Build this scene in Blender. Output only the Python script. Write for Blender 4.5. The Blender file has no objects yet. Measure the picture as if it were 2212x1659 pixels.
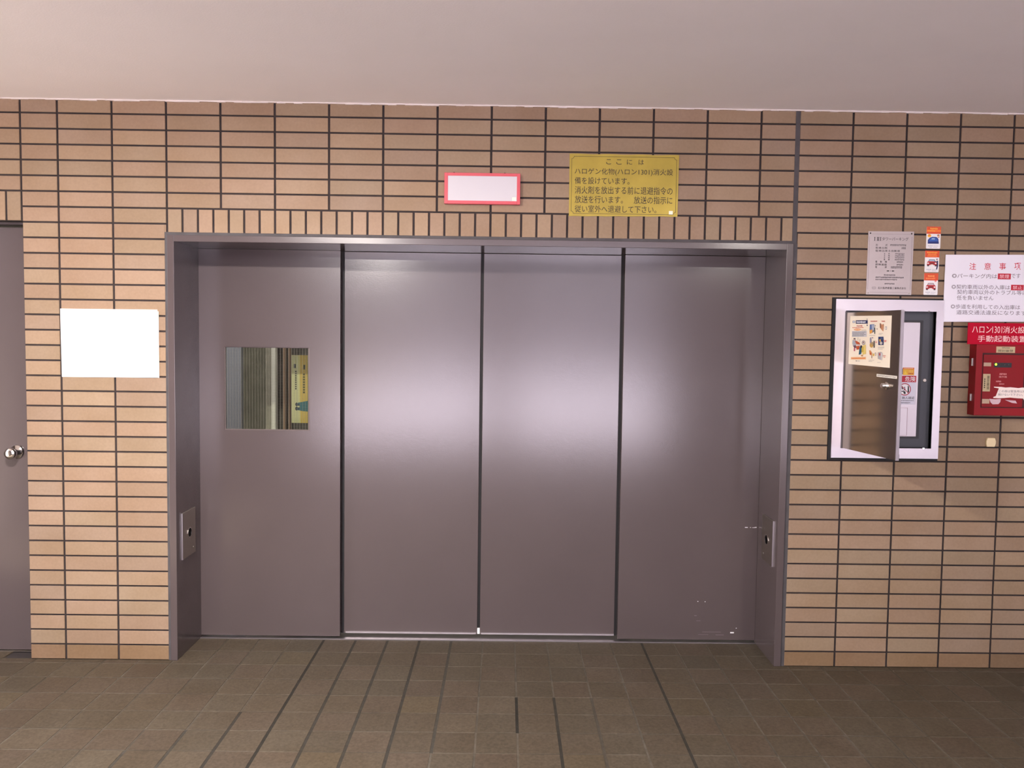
import bpy, bmesh, math, random
from mathutils import Vector, Matrix
random.seed(7)
D = bpy.data
SC = bpy.context.scene
COL = SC.collection
PI = math.pi

# ------------------------------------------------------------------ camera, sky, light, exposure
cam_d = D.cameras.new('camera')
cam_d.sensor_width = 36.0
cam_d.lens = 28.931
cam_d.clip_start = 0.05
cam = D.objects.new('camera', cam_d)
COL.objects.link(cam)
cam.location = (1.4836, -3.6315, 1.4616)
cam.rotation_euler = (math.radians(86.834), math.radians(-0.754), math.radians(-0.425))
SC.camera = cam

w = D.worlds.new('sky')
SC.world = w
w.use_nodes = True
wn = w.node_tree
bg = wn.nodes['Background']
bg.inputs['Color'].default_value = (0.90, 0.86, 1.0, 1)
bg.inputs['Strength'].default_value = 4.2

SUN = D.lights.new('sun', 'SUN')
SUN.energy = 46.0
SUN.angle = math.radians(4)
SUN.color = (1.0, 0.93, 0.88)
sun = D.objects.new('sun', SUN)
COL.objects.link(sun)
sun.rotation_euler = (math.radians(-8), math.radians(-38), 0)

LAMP_POWER = 174.0
LAMP_COLOR = (1.0, 0.93, 0.87)

vs = SC.view_settings
vs.view_transform = 'Standard'
vs.look = 'None'
vs.gamma = 1.0
vs.use_curve_mapping = False
vs.exposure = 0.0
try:
    SC.cycles.max_bounces = 10
    SC.cycles.diffuse_bounces = 6
    SC.cycles.sample_clamp_indirect = 8.0
except Exception:
    pass

# ------------------------------------------------------------------ helpers
def srgb(r, g, b):
    f = lambda c: (c / 255 / 12.92) if c / 255 <= 0.04045 else ((c / 255 + 0.055) / 1.055) ** 2.4
    return (f(r), f(g), f(b), 1)

_m = {}
def mat(name, color, rough=0.5, metal=0.0, spec=0.5, bump=0.0, bscale=60.0, vary=0.0, vscale=3.0, coat=0.0, aniso=0.0, stretch=(1, 1, 1)):
    if name in _m:
        return _m[name]
    m = D.materials.new(name)
    m.use_nodes = True
    nt = m.node_tree
    b = nt.nodes['Principled BSDF']
    if len(color) == 3:
        color = (*color, 1)
    b.inputs['Base Color'].default_value = color
    b.inputs['Roughness'].default_value = rough
    b.inputs['Metallic'].default_value = metal
    b.inputs['Specular IOR Level'].default_value = spec
    b.inputs['Coat Weight'].default_value = coat
    tc = nt.nodes.new('ShaderNodeTexCoord')
    mp = nt.nodes.new('ShaderNodeMapping')
    mp.inputs['Scale'].default_value = stretch
    nt.links.new(tc.outputs['Object'], mp.inputs['Vector'])
    if vary:
        n = nt.nodes.new('ShaderNodeTexNoise')
        n.inputs['Scale'].default_value = vscale
        n.inputs['Detail'].default_value = 5
        nt.links.new(mp.outputs['Vector'], n.inputs['Vector'])
        r = nt.nodes.new('ShaderNodeValToRGB')
        c = color
        r.color_ramp.elements[0].position = 0.3
        r.color_ramp.elements[1].position = 0.7
        r.color_ramp.elements[0].color = (c[0] * (1 - vary), c[1] * (1 - vary), c[2] * (1 - vary), 1)
        r.color_ramp.elements[1].color = (min(1, c[0] * (1 + vary)), min(1, c[1] * (1 + vary)), min(1, c[2] * (1 + vary)), 1)
        nt.links.new(n.outputs['Fac'], r.inputs['Fac'])
        nt.links.new(r.outputs['Color'], b.inputs['Base Color'])
    if bump:
        n2 = nt.nodes.new('ShaderNodeTexNoise')
        n2.inputs['Scale'].default_value = bscale
        n2.inputs['Detail'].default_value = 4
        nt.links.new(mp.outputs['Vector'], n2.inputs['Vector'])
        bp = nt.nodes.new('ShaderNodeBump')
        bp.inputs['Strength'].default_value = bump
        bp.inputs['Distance'].default_value = 0.002
        nt.links.new(n2.outputs['Fac'], bp.inputs['Height'])
        nt.links.new(bp.outputs['Normal'], b.inputs['Normal'])
    _m[name] = m
    return m

def emit(name, color, strength):
    if name in _m:
        return _m[name]
    m = D.materials.new(name)
    m.use_nodes = True
    b = m.node_tree.nodes['Principled BSDF']
    b.inputs['Base Color'].default_value = (*color[:3], 1)
    b.inputs['Emission Color'].default_value = (*color[:3], 1)
    b.inputs['Emission Strength'].default_value = strength
    _m[name] = m
    return m

def ink(r, g, b, rough=0.5):
    return mat('print_%d_%d_%d' % (r, g, b), srgb(r, g, b), rough)

def tile_mat(name, color, rough, fine, fscale, bump, bscale, spec=0.4):
    """glazed or fired tile: per-tile tint attribute times fine speckle"""
    m = D.materials.new(name)
    m.use_nodes = True
    nt = m.node_tree
    b = nt.nodes['Principled BSDF']
    b.inputs['Specular IOR Level'].default_value = spec
    at = nt.nodes.new('ShaderNodeAttribute')
    at.attribute_name = 'tint'
    tc = nt.nodes.new('ShaderNodeTexCoord')
    def noise(s, det=5):
        n = nt.nodes.new('ShaderNodeTexNoise')
        n.inputs['Scale'].default_value = s
        n.inputs['Detail'].default_value = det
        nt.links.new(tc.outputs['Object'], n.inputs['Vector'])
        return n
    def ramp(n, lo, hi, p0=0.3, p1=0.7):
        r = nt.nodes.new('ShaderNodeValToRGB')
        r.color_ramp.elements[0].position = p0
        r.color_ramp.elements[1].position = p1
        r.color_ramp.elements[0].color = (*lo, 1)
        r.color_ramp.elements[1].color = (*hi, 1)
        nt.links.new(n.outputs['Fac'], r.inputs['Fac'])
        return r
    def mul(a, bb):
        x = nt.nodes.new('ShaderNodeMix')
        x.data_type = 'RGBA'
        x.blend_type = 'MULTIPLY'
        x.inputs[0].default_value = 1
        nt.links.new(a, x.inputs[6])
        nt.links.new(bb, x.inputs[7])
        return x.outputs[2]
    n1 = ramp(noise(fscale), (1 - fine, 1 - fine, 1 - fine), (1 + fine, 1 + fine, 1 + fine))
    n2 = ramp(noise(5, 3), (0.95, 0.93, 0.90), (1.04, 1.05, 1.07), 0.35, 0.65)
    base = nt.nodes.new('ShaderNodeRGB')
    base.outputs[0].default_value = (*color[:3], 1)
    c = mul(base.outputs[0], at.outputs['Color'])
    c = mul(c, n1.outputs['Color'])
    c = mul(c, n2.outputs['Color'])
    nt.links.new(c, b.inputs['Base Color'])
    b.inputs['Roughness'].default_value = rough
    n3 = noise(bscale, 4)
    bp = nt.nodes.new('ShaderNodeBump')
    bp.inputs['Strength'].default_value = bump
    bp.inputs['Distance'].default_value = 0.002
    nt.links.new(n3.outputs['Fac'], bp.inputs['Height'])
    nt.links.new(bp.outputs['Normal'], b.inputs['Normal'])
    _m[name] = m
    return m

_org = {}
def tag(o, label=None, cat=None, group=None, kind=None):
    if label: o['label'] = label
    if cat: o['category'] = cat
    if group: o['group'] = group
    if kind: o['kind'] = kind
    return o

def thing(name, loc, label, cat, group=None, kind=None):
    o = D.objects.new(name, None)
    o.empty_display_size = 0.1
    COL.objects.link(o)
    o.location = loc
    _org[o] = Vector(loc)
    return tag(o, label, cat, group, kind)

class MB:
    """collects boxes, plates and turned shapes in world metres and links them as one mesh object"""
    def __init__(self, xf=None):
        self.bm = bmesh.new()
        self.tint = self.bm.loops.layers.float_color.new('tint')
        self.xf = xf
        self.mi = 0
    def v(self, p):
        p = Vector(p)
        if self.xf: p = self.xf(p)
        return self.bm.verts.new(p)
    def face(self, vs, t=None):
        f = self.bm.faces.new(vs)
        f.material_index = self.mi
        if t is None: t = (1, 1, 1)
        for l in f.loops: l[self.tint] = (*t, 1)
        return f
    def poly(self, pts, t=None):
        return self.face([self.v(p) for p in pts], t)
    def box(self, x0, x1, y0, y1, z0, z1, t=None, ch=0.0):
        if x1 < x0: x0, x1 = x1, x0
        if ch <= 0:
            a = [self.v((x, y, z)) for x in (x0, x1) for y in (y0, y1) for z in (z0, z1)]
            for q in ((0, 1, 3, 2), (4, 6, 7, 5), (0, 4, 5, 1), (2, 3, 7, 6), (0, 2, 6, 4), (1, 5, 7, 3)):
                self.face([a[k] for k in q], t)
            return self
        # chamfered front (-y) edge
        f = [self.v(p) for p in ((x0 + ch, y0, z0 + ch), (x1 - ch, y0, z0 + ch), (x1 - ch, y0, z1 - ch), (x0 + ch, y0, z1 - ch))]
        m = [self.v(p) for p in ((x0, y0 + ch, z0), (x1, y0 + ch, z0), (x1, y0 + ch, z1), (x0, y0 + ch, z1))]
        k = [self.v(p) for p in ((x0, y1, z0), (x1, y1, z0), (x1, y1, z1), (x0, y1, z1))]
        self.face(f, t)
        for i in range(4):
            j = (i + 1) % 4
            self.face([m[i], m[j], f[j], f[i]], t)
            self.face([k[i], k[j], m[j], m[i]], t)
        self.face(k[::-1], t)
        return self
    def top_tile(self, x0, x1, y0, y1, z0, z1, t, ch=0.0012):
        f = [self.v(p) for p in ((x0 + ch, y0 + ch, z1), (x1 - ch, y0 + ch, z1), (x1 - ch, y1 - ch, z1), (x0 + ch, y1 - ch, z1))]
        k = [self.v(p) for p in ((x0, y0, z0), (x1, y0, z0), (x1, y1, z0), (x0, y1, z0))]
        self.face(f, t)
        for i in range(4):
            j = (i + 1) % 4
            self.face([k[i], k[j], f[j], f[i]], t)
        return self
    def prism(self, pts, y0, y1, t=None):
        """outline in (x, z), thick from y0 (front) to y1"""
        a = [self.v((x, y0, z)) for x, z in pts]
        b = [self.v((x, y1, z)) for x, z in pts]
        self.face(a, t)
        self.face(b[::-1], t)
        n = len(pts)
        for i in range(n):
            j = (i + 1) % n
            self.face([a[i], b[i], b[j], a[j]], t)
        return self
    def lathe(self, c, axis, prof, n=32):
        """prof: list of (distance along axis, radius)"""
        ax = Vector(axis).normalized()
        u = ax.orthogonal().normalized()
        v = ax.cross(u)
        c = Vector(c)
        rings = []
        for d, r in prof:
            if r < 1e-6:
                rings.append([self.v(c + ax * d)])
            else:
                rings.append([self.v(c + ax * d + (u * math.cos(2 * PI * k / n) + v * math.sin(2 * PI * k / n)) * r) for k in range(n)])
        for A, B in zip(rings, rings[1:]):
            for k in range(n):
                j = (k + 1) % n
                if len(A) == 1 and len(B) == 1: continue
                if len(A) == 1: self.face([A[0], B[k], B[j]])
                elif len(B) == 1: self.face([A[k], A[j], B[0]])
                else: self.face([A[k], A[j], B[j], B[k]])
        return self
    def build(self, name, mats, parent=None, bevel=0.0, smooth=False, label=None):
        me = D.meshes.new(name)
        bmesh.ops.recalc_face_normals(self.bm, faces=self.bm.faces[:])
        if parent is not None:
            org = _org[parent]
        else:
            vs = self.bm.verts
            n = max(1, len(vs))
            org = Vector((sum(v.co.x for v in vs) / n, sum(v.co.y for v in vs) / n, min(v.co.z for v in vs)))
        for v in self.bm.verts: v.co -= org
        self.bm.to_mesh(me)
        self.bm.free()
        if not isinstance(mats, (list, tuple)): mats = [mats]
        for m in mats: me.materials.append(m)
        o = D.objects.new(name, me)
        COL.objects.link(o)
        if parent is not None:
            o.parent = parent
        else:
            o.location = org
        _org[o] = org.copy()
        if smooth:
            for p in me.polygons: p.use_smooth = True
        if bevel:
            b = o.modifiers.new('bevel', 'BEVEL')
            b.width = bevel
            b.segments = 2
            b.limit_method = 'ANGLE'
        if label: o['label'] = label
        return o

def subtract(rects, holes):
    """rectangles (x0,x1,z0,z1) minus holes"""
    out = list(rects)
    for hx0, hx1, hz0, hz1 in holes:
        nxt = []
        for x0, x1, z0, z1 in out:
            if hx1 <= x0 or hx0 >= x1 or hz1 <= z0 or hz0 >= z1:
                nxt.append((x0, x1, z0, z1))
                continue
            a, b = max(x0, hx0), min(x1, hx1)
            if x0 < hx0: nxt.append((x0, hx0, z0, z1))
            if x1 > hx1: nxt.append((hx1, x1, z0, z1))
            if z0 < hz0: nxt.append((a, b, z0, hz0))
            if z1 > hz1: nxt.append((a, b, hz1, z1))
        out = nxt
    return out

# ---- lettering: text curves turned to flat meshes ----
def text_polys(body, bold=0.0):
    cu = D.curves.new('lettering_tmp', 'FONT')
    cu.body = body
    cu.resolution_u = 3
    cu.offset = min(bold, 0.0035)
    o = D.objects.new('lettering_tmp', cu)
    COL.objects.link(o)
    bpy.context.view_layer.update()
    me = D.meshes.new_from_object(o.evaluated_get(bpy.context.evaluated_depsgraph_get()))
    vs = [tuple(v.co) for v in me.vertices]
    fs = [tuple(p.vertices) for p in me.polygons]
    D.objects.remove(o)
    D.curves.remove(cu)
    D.meshes.remove(me)
    return vs, fs

def put_text(mb, body, x0, x1, z0, z1, y, bold=0.0, rot=False, t=None):
    """fits the ink of body into the box x0..x1, z0..z1 on the plane at depth y"""
    vs, fs = text_polys(body, bold)
    if not vs: return
    ax, bx = min(v[0] for v in vs), max(v[0] for v in vs)
    az, bz = min(v[1] for v in vs), max(v[1] for v in vs)
    sx = lambda u: (u - ax) / max(1e-6, bx - ax)
    sz = lambda u: (u - az) / max(1e-6, bz - az)
    if rot:   # reads top to bottom, turned a quarter
        pts = [mb.v((x0 + (x1 - x0) * sz(v[1]), y, z1 - (z1 - z0) * sx(v[0]))) for v in vs]
    else:
        pts = [mb.v((x0 + (x1 - x0) * sx(v[0]), y, z0 + (z1 - z0) * sz(v[1]))) for v in vs]
    for f in fs:
        try: mb.face([pts[k] for k in f], t)
        except ValueError: pass

def strokes(mb, x0, x1, z0, z1, y, n, rnd):
    """a line of print too small to read: short strokes"""
    wd = (x1 - x0) / n
    for k in range(n):
        a = x0 + k * wd + wd * 0.1
        b = a + wd * 0.75
        h = z1 - z0
        mb.poly([(a, y, z0 + h * rnd.uniform(0, .3)), (b, y, z0 + h * rnd.uniform(0, .3)), (b, y, z0 + h * .45), (a, y, z0 + h * .45)])
        mb.poly([(a + wd * .1, y, z0 + h * .6), (b, y, z0 + h * .6), (b, y, z1 - h * rnd.uniform(0, .15)), (a, y, z1 - h * rnd.uniform(0, .2))])

def printed(name, items, parent, y, mp, xf=None, label=None):
    """flat printed artwork: items are (rgb, [outline points in layout units]); later ones lie on top"""
    mb = MB(xf)
    mats = []
    for k, (c, pts) in enumerate(items):
        m = ink(*c)
        if m not in mats: mats.append(m)
        mb.mi = mats.index(m)
        mb.poly([(mp(px, py)[0], y - 0.0002 - 0.000012 * k, mp(px, py)[1]) for px, py in pts])
    return mb.build(name, mats, parent, label=label)

def rect(x0, y0, x1, y1): return [(x0, y0), (x1, y0), (x1, y1), (x0, y1)]
def disc(cx, cy, rx, ry, n=18): return [(cx + rx * math.cos(2 * PI * k / n), cy + ry * math.sin(2 * PI * k / n)) for k in range(n)]

# ------------------------------------------------------------------ materials
M_TILE = tile_mat('wall_tile', (0.310, 0.219, 0.150), 0.5, 0.05, 90, 0.12, 25, 0.12)
M_FTILE = tile_mat('floor_tile', (0.071, 0.057, 0.041), 0.60, 0.24, 95, 0.35, 120, 0.3)
M_GROUT = mat('wall_grout', (0.030, 0.022, 0.022), 0.9, vary=0.25, vscale=14)
M_FGROUT = tile_mat('floor_grout', (0.097, 0.082, 0.064), 0.85, 0.18, 40, 0.2, 90, 0.2)
M_CEIL = mat('ceiling_paint', (0.92, 0.89, 0.90), 0.9, bump=0.25, bscale=140, vary=0.02, vscale=2)
M_CAULK = mat('white_caulk', (0.72, 0.66, 0.63), 0.7)
M_PAINT = mat('purple_grey_paint', (0.094, 0.073, 0.074), 0.18, spec=0.85, bump=0.06, bscale=220, vary=0.03, vscale=3)
M_DARKGAP = mat('rubber_and_shade', (0.008, 0.007, 0.008), 0.7)
M_SEAL = mat('grey_sealant', (0.068, 0.062, 0.066), 0.75, vary=0.15, vscale=20)
M_STEEL = mat('brushed_steel', (0.60, 0.56, 0.58), 0.38, metal=1.0, bump=0.05, bscale=60, stretch=(1, 1, 30))
M_STEEL2 = mat('dull_steel', (0.42, 0.38, 0.33), 0.38, metal=1.0)
M_CHROME = mat('chrome', (0.75, 0.72, 0.70), 0.14, metal=1.0)
M_DOORST = mat('mirror_steel', (0.46, 0.41, 0.36), 0.2, metal=1.0, bump=0.02, bscale=40, stretch=(1, 30, 1))
M_SLATE = mat('slate_paint', (0.055, 0.058, 0.070), 0.45)
M_RED = mat('red_enamel', (0.29, 0.016, 0.021), 0.42, spec=0.15)
M_REDD = mat('red_enamel_door', (0.25, 0.014, 0.018), 0.4, spec=0.15)
M_WHITE = mat('white_board', (0.90, 0.89, 0.90), 0.35)
M_PAPER = mat('notice_paper', (0.86, 0.84, 0.92), 0.5)
M_PINKRED = mat('sign_red', (0.62, 0.085, 0.11), 0.4)
M_BRASS = mat('gold_sheet', (0.44, 0.335, 0.055), 0.30, metal=0.35, bump=0.35, bscale=9, vary=0.12, vscale=8)
M_CREAM = mat('cream_plastic', (0.85, 0.70, 0.42), 0.4)
M_BLACK = mat('black', (0.01, 0.01, 0.012), 0.4)
M_HOLE = mat('dark_lens', (0.003, 0.003, 0.003), 0.5, spec=0.05)
M_CONC = mat('street_concrete', (0.80, 0.75, 0.88), 0.85, vary=0.06, vscale=0.6)
M_PAVE = mat('side_paving', (0.40, 0.35, 0.29), 0.85, vary=0.06, vscale=0.6)

def structure(o, label, cat): return tag(o, label, cat, kind='structure')

# ------------------------------------------------------------------ dimensions (metres)
CEIL = 2.470
PZ, PX = 0.06690, 0.235
ZR0 = 2.4094
def zr(r): return ZR0 - r * PZ
JV, JH = 0.0092, 0.0076
TW = 0.006
FR_X1, FR_Z1 = 2.741, 1.893
LD_X1, LD_Z1 = -0.628, 1.945
CAB = (2.921, 3.413, 0.940, 1.660)
XL, XR, YB = -2.4, 7.2, -6.4

# ------------------------------------------------------------------ wall_back: tile wall
def tint_wall():
    v = random.uniform(0.93, 1.06)
    h = random.random()
    if h < 0.35: c = (1.0, 0.982, 0.985)      # pinker
    elif h < 0.7: c = (1.0, 1.0, 0.97)      # yellower
    elif h < 0.88: c = (0.97, 1.0, 0.98)
    else: c = (0.93, 0.94, 0.97)
    return tuple(v * k for k in c)

holes = [(-1.56, LD_X1, -1, LD_Z1), (0.0, FR_X1, -1, FR_Z1), (CAB[0] + .03, CAB[1] - .03, CAB[2] + .03, CAB[3] - .03)]
wall = MB()
wall.mi = 0
for a in subtract([(XL, XR, 0, CEIL)], holes):
    wall.box(a[0], a[1], TW * 0.8, 0.13, a[2], a[3])
wall.mi = 1
thl = [(-1.56, LD_X1 - 0.001, -1, LD_Z1), (-0.011, FR_X1 + 0.018, -1, FR_Z1 + 0.012), (2.7345, 2.7555, 1.5, 3), (CAB[0] - .001, CAB[1] + .001, CAB[2] - .001, CAB[3] + .001)]
def lay(x0, x1, z0, z1, t=None):
    t = t or tint_wall()
    for a in subtract([(x0, x1, z0, z1)], thl):
        if a[1] - a[0] > 0.006 and a[3] - a[2] > 0.006:
            wall.box(a[0], a[1], 0.0, TW, a[2], a[3], t, ch=0.0012)
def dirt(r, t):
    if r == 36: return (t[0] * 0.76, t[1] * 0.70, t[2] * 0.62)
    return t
rows = list(range(0, 37))          # row r lies above joint r
def row_span(r):
    zb = 0.002 if r == 36 else zr(r) + JH / 2
    zt = CEIL - 0.003 if r == 0 else zr(r - 1) - JH / 2
    return zb, zt
for r in rows:
    zb, zt = row_span(r)
    # columns left of the movement joint
    cols = [(-0.63 - PX * k, -0.63 - PX * (k - 1)) for k in range(8, 0, -1)]
    cols += [(-0.63, -2 * PX)] + [(i * PX, (i + 1) * PX) for i in range(-2, 11)] + [(11 * PX, 2.735 + JV / 2)]
    for x0, x1 in cols:
        if -1.7 < x0 and x1 < -0.6 and r in (6, 7): continue           # soldier course over the left door
        if x0 >= -0.01 and r >= 7: continue                              # soldier course over the wide door
        if r > 7 and x0 >= -0.01 and x1 < 2.74: continue
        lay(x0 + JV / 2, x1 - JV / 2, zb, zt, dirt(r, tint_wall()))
    # right of the movement joint
    cols = [(2.7555 - JV / 2, 2.9867)] + [(2.9867 + PX * k, 2.9867 + PX * (k + 1)) for k in range(0, 18)]
    for x0, x1 in cols:
        lay(x0 + JV / 2, x1 - JV / 2, zb, zt, dirt(r, tint_wall()))
k = 0
while k * 0.06714 < 2.74:
    x0, x1 = k * 0.06714 + 0.0045, (k + 1) * 0.06714 - 0.0045
    if x0 > 2.66: x1 = 2.7345
    lay(x0, x1, FR_Z1 + 0.012, zr(6) - JH / 2)
    k += 1
for k in range(1, 15):
    lay(-0.63 - 0.0669 * k + 0.0045, -0.63 - 0.0669 * (k - 1) - 0.0045, LD_Z1 + .002, zr(5) - JH / 2)
structure(wall.build('wall_back', [M_GROUT, M_TILE]), 'tan brick-tile wall with dark joints around the wide door', 'wall')

# stack of thin seals and trims
t2 = MB()
t2.box(2.7350, 2.7550, 0.0015, 0.02, FR_Z1, CEIL)
t2.box(2.7412, 2.7595, 0.0015, 0.02, 0, FR_Z1)
structure(t2.build('trim_2', M_SEAL), 'dark grey vertical sealant joint running from the ceiling down beside the wide door', 'joint')
t3 = MB()
t3.box(-0.011, 2.736, 0.0010, 0.02, FR_Z1, FR_Z1 + 0.0125)
t3.box(-0.011, 0.0, 0.0010, 0.02, 0, FR_Z1)
structure(t3.build('trim_3', M_SEAL), 'thin grey sealant line along top and left of the wide door frame', 'joint')
t1 = MB()
n = 260
for k in range(n):
    a, b = XL + (XR - XL) * k / n, XL + (XR - XL) * (k + 1) / n
    h = 0.0055 + random.uniform(-.0015, .0025)
    t1.box(a, b, -0.006 - random.uniform(0, .003), 0.004, CEIL - h, CEIL)
structure(t1.build('trim_1', M_CAULK), 'white caulk bead where the ceiling meets the tile wall', 'trim')

# ------------------------------------------------------------------ floor
FP, FX, FY = 0.15312, 0.6260, 0.0415
dark = {}
for b in range(-3, 48):
    for a, v, lo, hi in ((0, .30, -3, 99), (1, .46, -2, 99), (2, .48, -3, 5), (3, .42, -3, 6), (4, .55, -3, 4), (-1, .40, 3, 6), (-2, .55, 4, 7), (10, .40, -3, 99), (7, .42, 2, 3), (7, .36, 4, 9), (6, .26, 2, 3), (6, .62, 6, 9), (8, .62, 2, 5), (-3, .6, 5, 7)):
        if lo <= b <= hi: dark[(a, b)] = v
fl = MB()
fl.mi = 0
ax0, ax1 = -19, 43
by0, by1 = -3, 48
JF = 0.0062
for a in range(ax0, ax1):
    for b in range(by0, by1):
        x0, x1 = FX + a * FP, FX + (a + 1) * FP
        y1, y0 = -(FY + b * FP), -(FY + (b + 1) * FP)
        if b < 0 and not (-4 <= a <= 13):
            if b < -1 or x1 < XL or x0 > XR: continue
            if not (x1 < LD_X1): y1 = 0.004
        v = random.uniform(0.92, 1.07)
        h = random.random()
        c = (1.01, 0.97, 0.93) if h < .4 else ((1.03, 0.965, 0.95) if h < .65 else ((1.0, 0.985, 0.955) if h < .96 else (1.06, 1.01, 0.90)))
        fl.mi = 1
        wide = 0.0018 if (a, b) in dark else 0
        wide2 = 0.0018 if (a + 1, b) in dark else 0
        fl.top_tile(x0 + JF / 2 + wide, x1 - JF / 2 - wide2, y0 + JF * .38, y1 - JF * .38, -0.004, 0.0, tuple(v * k for k in c))
        # joint strips: along x (far side) and along y (left side)
        fl.mi = 0
        g = random.choice((0.72, 0.8, 0.9, 1.0, 1.1, 0.62))
        fl.poly([(x0, y1 - JF, -0.0012), (x1, y1 - JF, -0.0012), (x1, y1 + JF, -0.0012), (x0, y1 + JF, -0.0012)], (g, g, g))
        g = dark.get((a, b), random.choice((0.72, 0.8, 0.9, 0.95)))
        zz = -0.0011 if g > .6 else -0.0009
        fl.poly([(x0 - JF, y0, zz), (x0 + JF, y0, zz), (x0 + JF, y1, zz), (x0 - JF, y1, zz)], (g, g, g) if g > .6 else (g * .9, g * .95, g))
fl.mi = 2
fl.box(XL, XR, YB - 1.0, 0.50, -0.12, -0.004)
structure(fl.build('floor', [M_FGROUT, M_FTILE, M_GROUT]), 'brown square quarry tile floor with worn joints', 'floor')

# ------------------------------------------------------------------ ceiling and the open side behind the camera
cl = MB()
cl.box(XL, XR, YB, 0.13, CEIL, CEIL + 0.25)
structure(cl.build('ceiling', M_CEIL), 'plain off-white painted ceiling', 'ceiling')
wf = MB()
wf.box(XL, -0.90, YB, YB + .2, 0, CEIL)
wf.box(3.5, 5.0, YB, YB + .2, 0, CEIL)
wf.box(5.0, XR, YB, YB + .2, 1.20, CEIL)  # unseen lintel set low to cut sky light and shape the steel reflection
structure(wf.build('wall_front', mat('side_wall', (0.16, 0.13, 0.11), .8)), 'wall ends either side of the street opening behind the viewer', 'wall')
hb = MB()
hb.box(-30, 30, -33, -30, -.06, 3.9)
structure(hb.build('facade', mat('far_facade', (0.13, 0.13, 0.155), .8)), 'low building across the street behind the viewer', 'building')
wl = MB()
wl.box(XL, XL + .15, -0.95, 0.0, 0, CEIL)
wl.box(XL, XL + .15, YB + .2, -2.2, 0, CEIL)
structure(wl.build('wall_left', mat('side_wall', (0.16, 0.13, 0.11), .8)), 'short wall return at the open left side', 'wall')
wr = MB()
wr.box(XR - .15, XR, YB + .2, 0.0, 0, CEIL)
structure(wr.build('wall_right', mat('side_wall', (0.16, 0.13, 0.11), .8)), 'plain side wall to the right of the parking entrance', 'wall')
pl = MB()
pl.box(1.28, 1.54, YB, YB + .42, 0, CEIL)
structure(pl.build('added_pier', mat('pier', (0.08, 0.07, 0.065), .8)), 'unseen dark pier added to darken the middle of the door reflections', 'light blocker')  # unseen pier, added to leave a dark gap in the door reflections
st = MB()
st.box(XL, 60, -60, YB - 1.0, -0.30, -0.06)
structure(st.build('ground', M_CONC), 'pale street paving outside the covered entrance', 'ground')

st = MB()
st.box(-40, XL, -60, 20, -0.30, -0.06)
structure(st.build('ground_side', M_PAVE), 'warm paving on the open side left of the entrance', 'ground')

def ceiling_light(x, y, power, label):
    t = thing('ceiling_light', (x, y, CEIL - 0.03), label, 'ceiling light', 'ceiling lights of the entrance')
    b = MB(); b.lathe((x, y, CEIL), (0, 0, -1), [(0, 0.13), (0.025, 0.13), (0.030, 0.122), (0.030, 0.105), (0.012, 0.10), (0.010, 0)])
    b.build('rim', M_WHITE, t)
    g = MB(); g.lathe((x, y, CEIL - 0.012), (0, 0, -1), [(0, 0.10), (0.004, 0.10), (0.008, 0.0)])
    g.build('diffuser', emit('lamp_glow', LAMP_COLOR, 6), t)
    L = D.lights.new('lamp', 'AREA')
    L.shape = 'DISK'; L.size = 0.2; L.energy = power; L.color = LAMP_COLOR
    o = D.objects.new('lamp', L); COL.objects.link(o)
    o.location = (0, 0, -0.012)
    o.parent = t
ceiling_light(0.30, -2.00, LAMP_POWER, 'round ceiling light over the left half of the wide door')
ceiling_light(3.40, -3.00, LAMP_POWER * .30, 'unseen ceiling light added to brighten the right side')  # added lamp out of view, lifts the tiles and panels at right
ceiling_light(0.10, -4.90, LAMP_POWER * .5, 'round ceiling light nearer the street')

# ------------------------------------------------------------------ door_1: the wide four-panel door
d1 = thing('door_1', (1.37, 0.15, 0), 'wide purple-grey steel door of four sliding panels in a tiled wall', 'door', kind='structure')
f = MB()
f.box(0.0, 0.030, -0.004, 0.36, 0, FR_Z1)
f.box(2.711, FR_X1, -0.004, 0.36, 0, FR_Z1)
f.box(0.030, 2.711, -0.004, 0.36, 1.865, FR_Z1)
f.build('frame', M_PAINT, d1, bevel=0.0015)
PY, PT, PB = 0.285, 0.030, 0.320
WIN = (0.1477, 0.5530, 1.0088, 1.4054)
# outer panel with the window
p = MB()
for a in subtract([(0.030, 0.698, 0.012, 1.864)], [WIN]):
    p.box(a[0], a[1], PY, PY + PT, a[2], a[3])
p1 = p.build('panel', M_PAINT, d1, label='left outer panel with a small wired glass window')
def plain(x0, x1, y, z0):
    m = MB(); m.box(x0, x1, y, y + PT, z0, 1.864)
    return m.build('panel', M_PAINT, d1, bevel=0.0015)
p2 = plain(0.640, 1.3612, PB, 0.017)
p3 = plain(1.3745, 2.095, PB, 0.017)
p4 = plain(2.0435, 2.711, PY, 0.012)
s = MB(); s.box(1.3560, 1.3800, PB + 0.006, PB + 0.028, 0.020, 1.864); s.build('rubber_seal', M_DARKGAP, d1)
s = MB(); s.box(1.3618, 1.3735, PB + 0.001, PB + 0.02, 0.017, 0.046); s.build('guide_shoe', M_WHITE, d1, label='small white block in the gap between the middle panels')
for x0, x1, y, z in ((0.72, 1.356, PB, 0.017), (1.38, 2.03, PB, 0.017)):
    e = MB(); e.box(x0, x1, y - 0.0025, y + 0.004, z - 0.001, z + 0.007); e.build('edge_glint', M_STEEL, d1)  # bright steel strip put in as the lamp glint on the rolled edge
g = MB(); g.box(0.699, 0.712, PB - 0.001, PB + 0.004, 0.016, 1.864); g.box(2.030, 2.043, PB - 0.001, PB + 0.004, 0.016, 1.864); g.build('seam_shade', M_DARKGAP, d1)  # dark strips put in as the shade in the panel seams
s = MB()
s.box(0.030, 2.711, 0.268, 0.278, 0.0, 0.0045)
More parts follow.
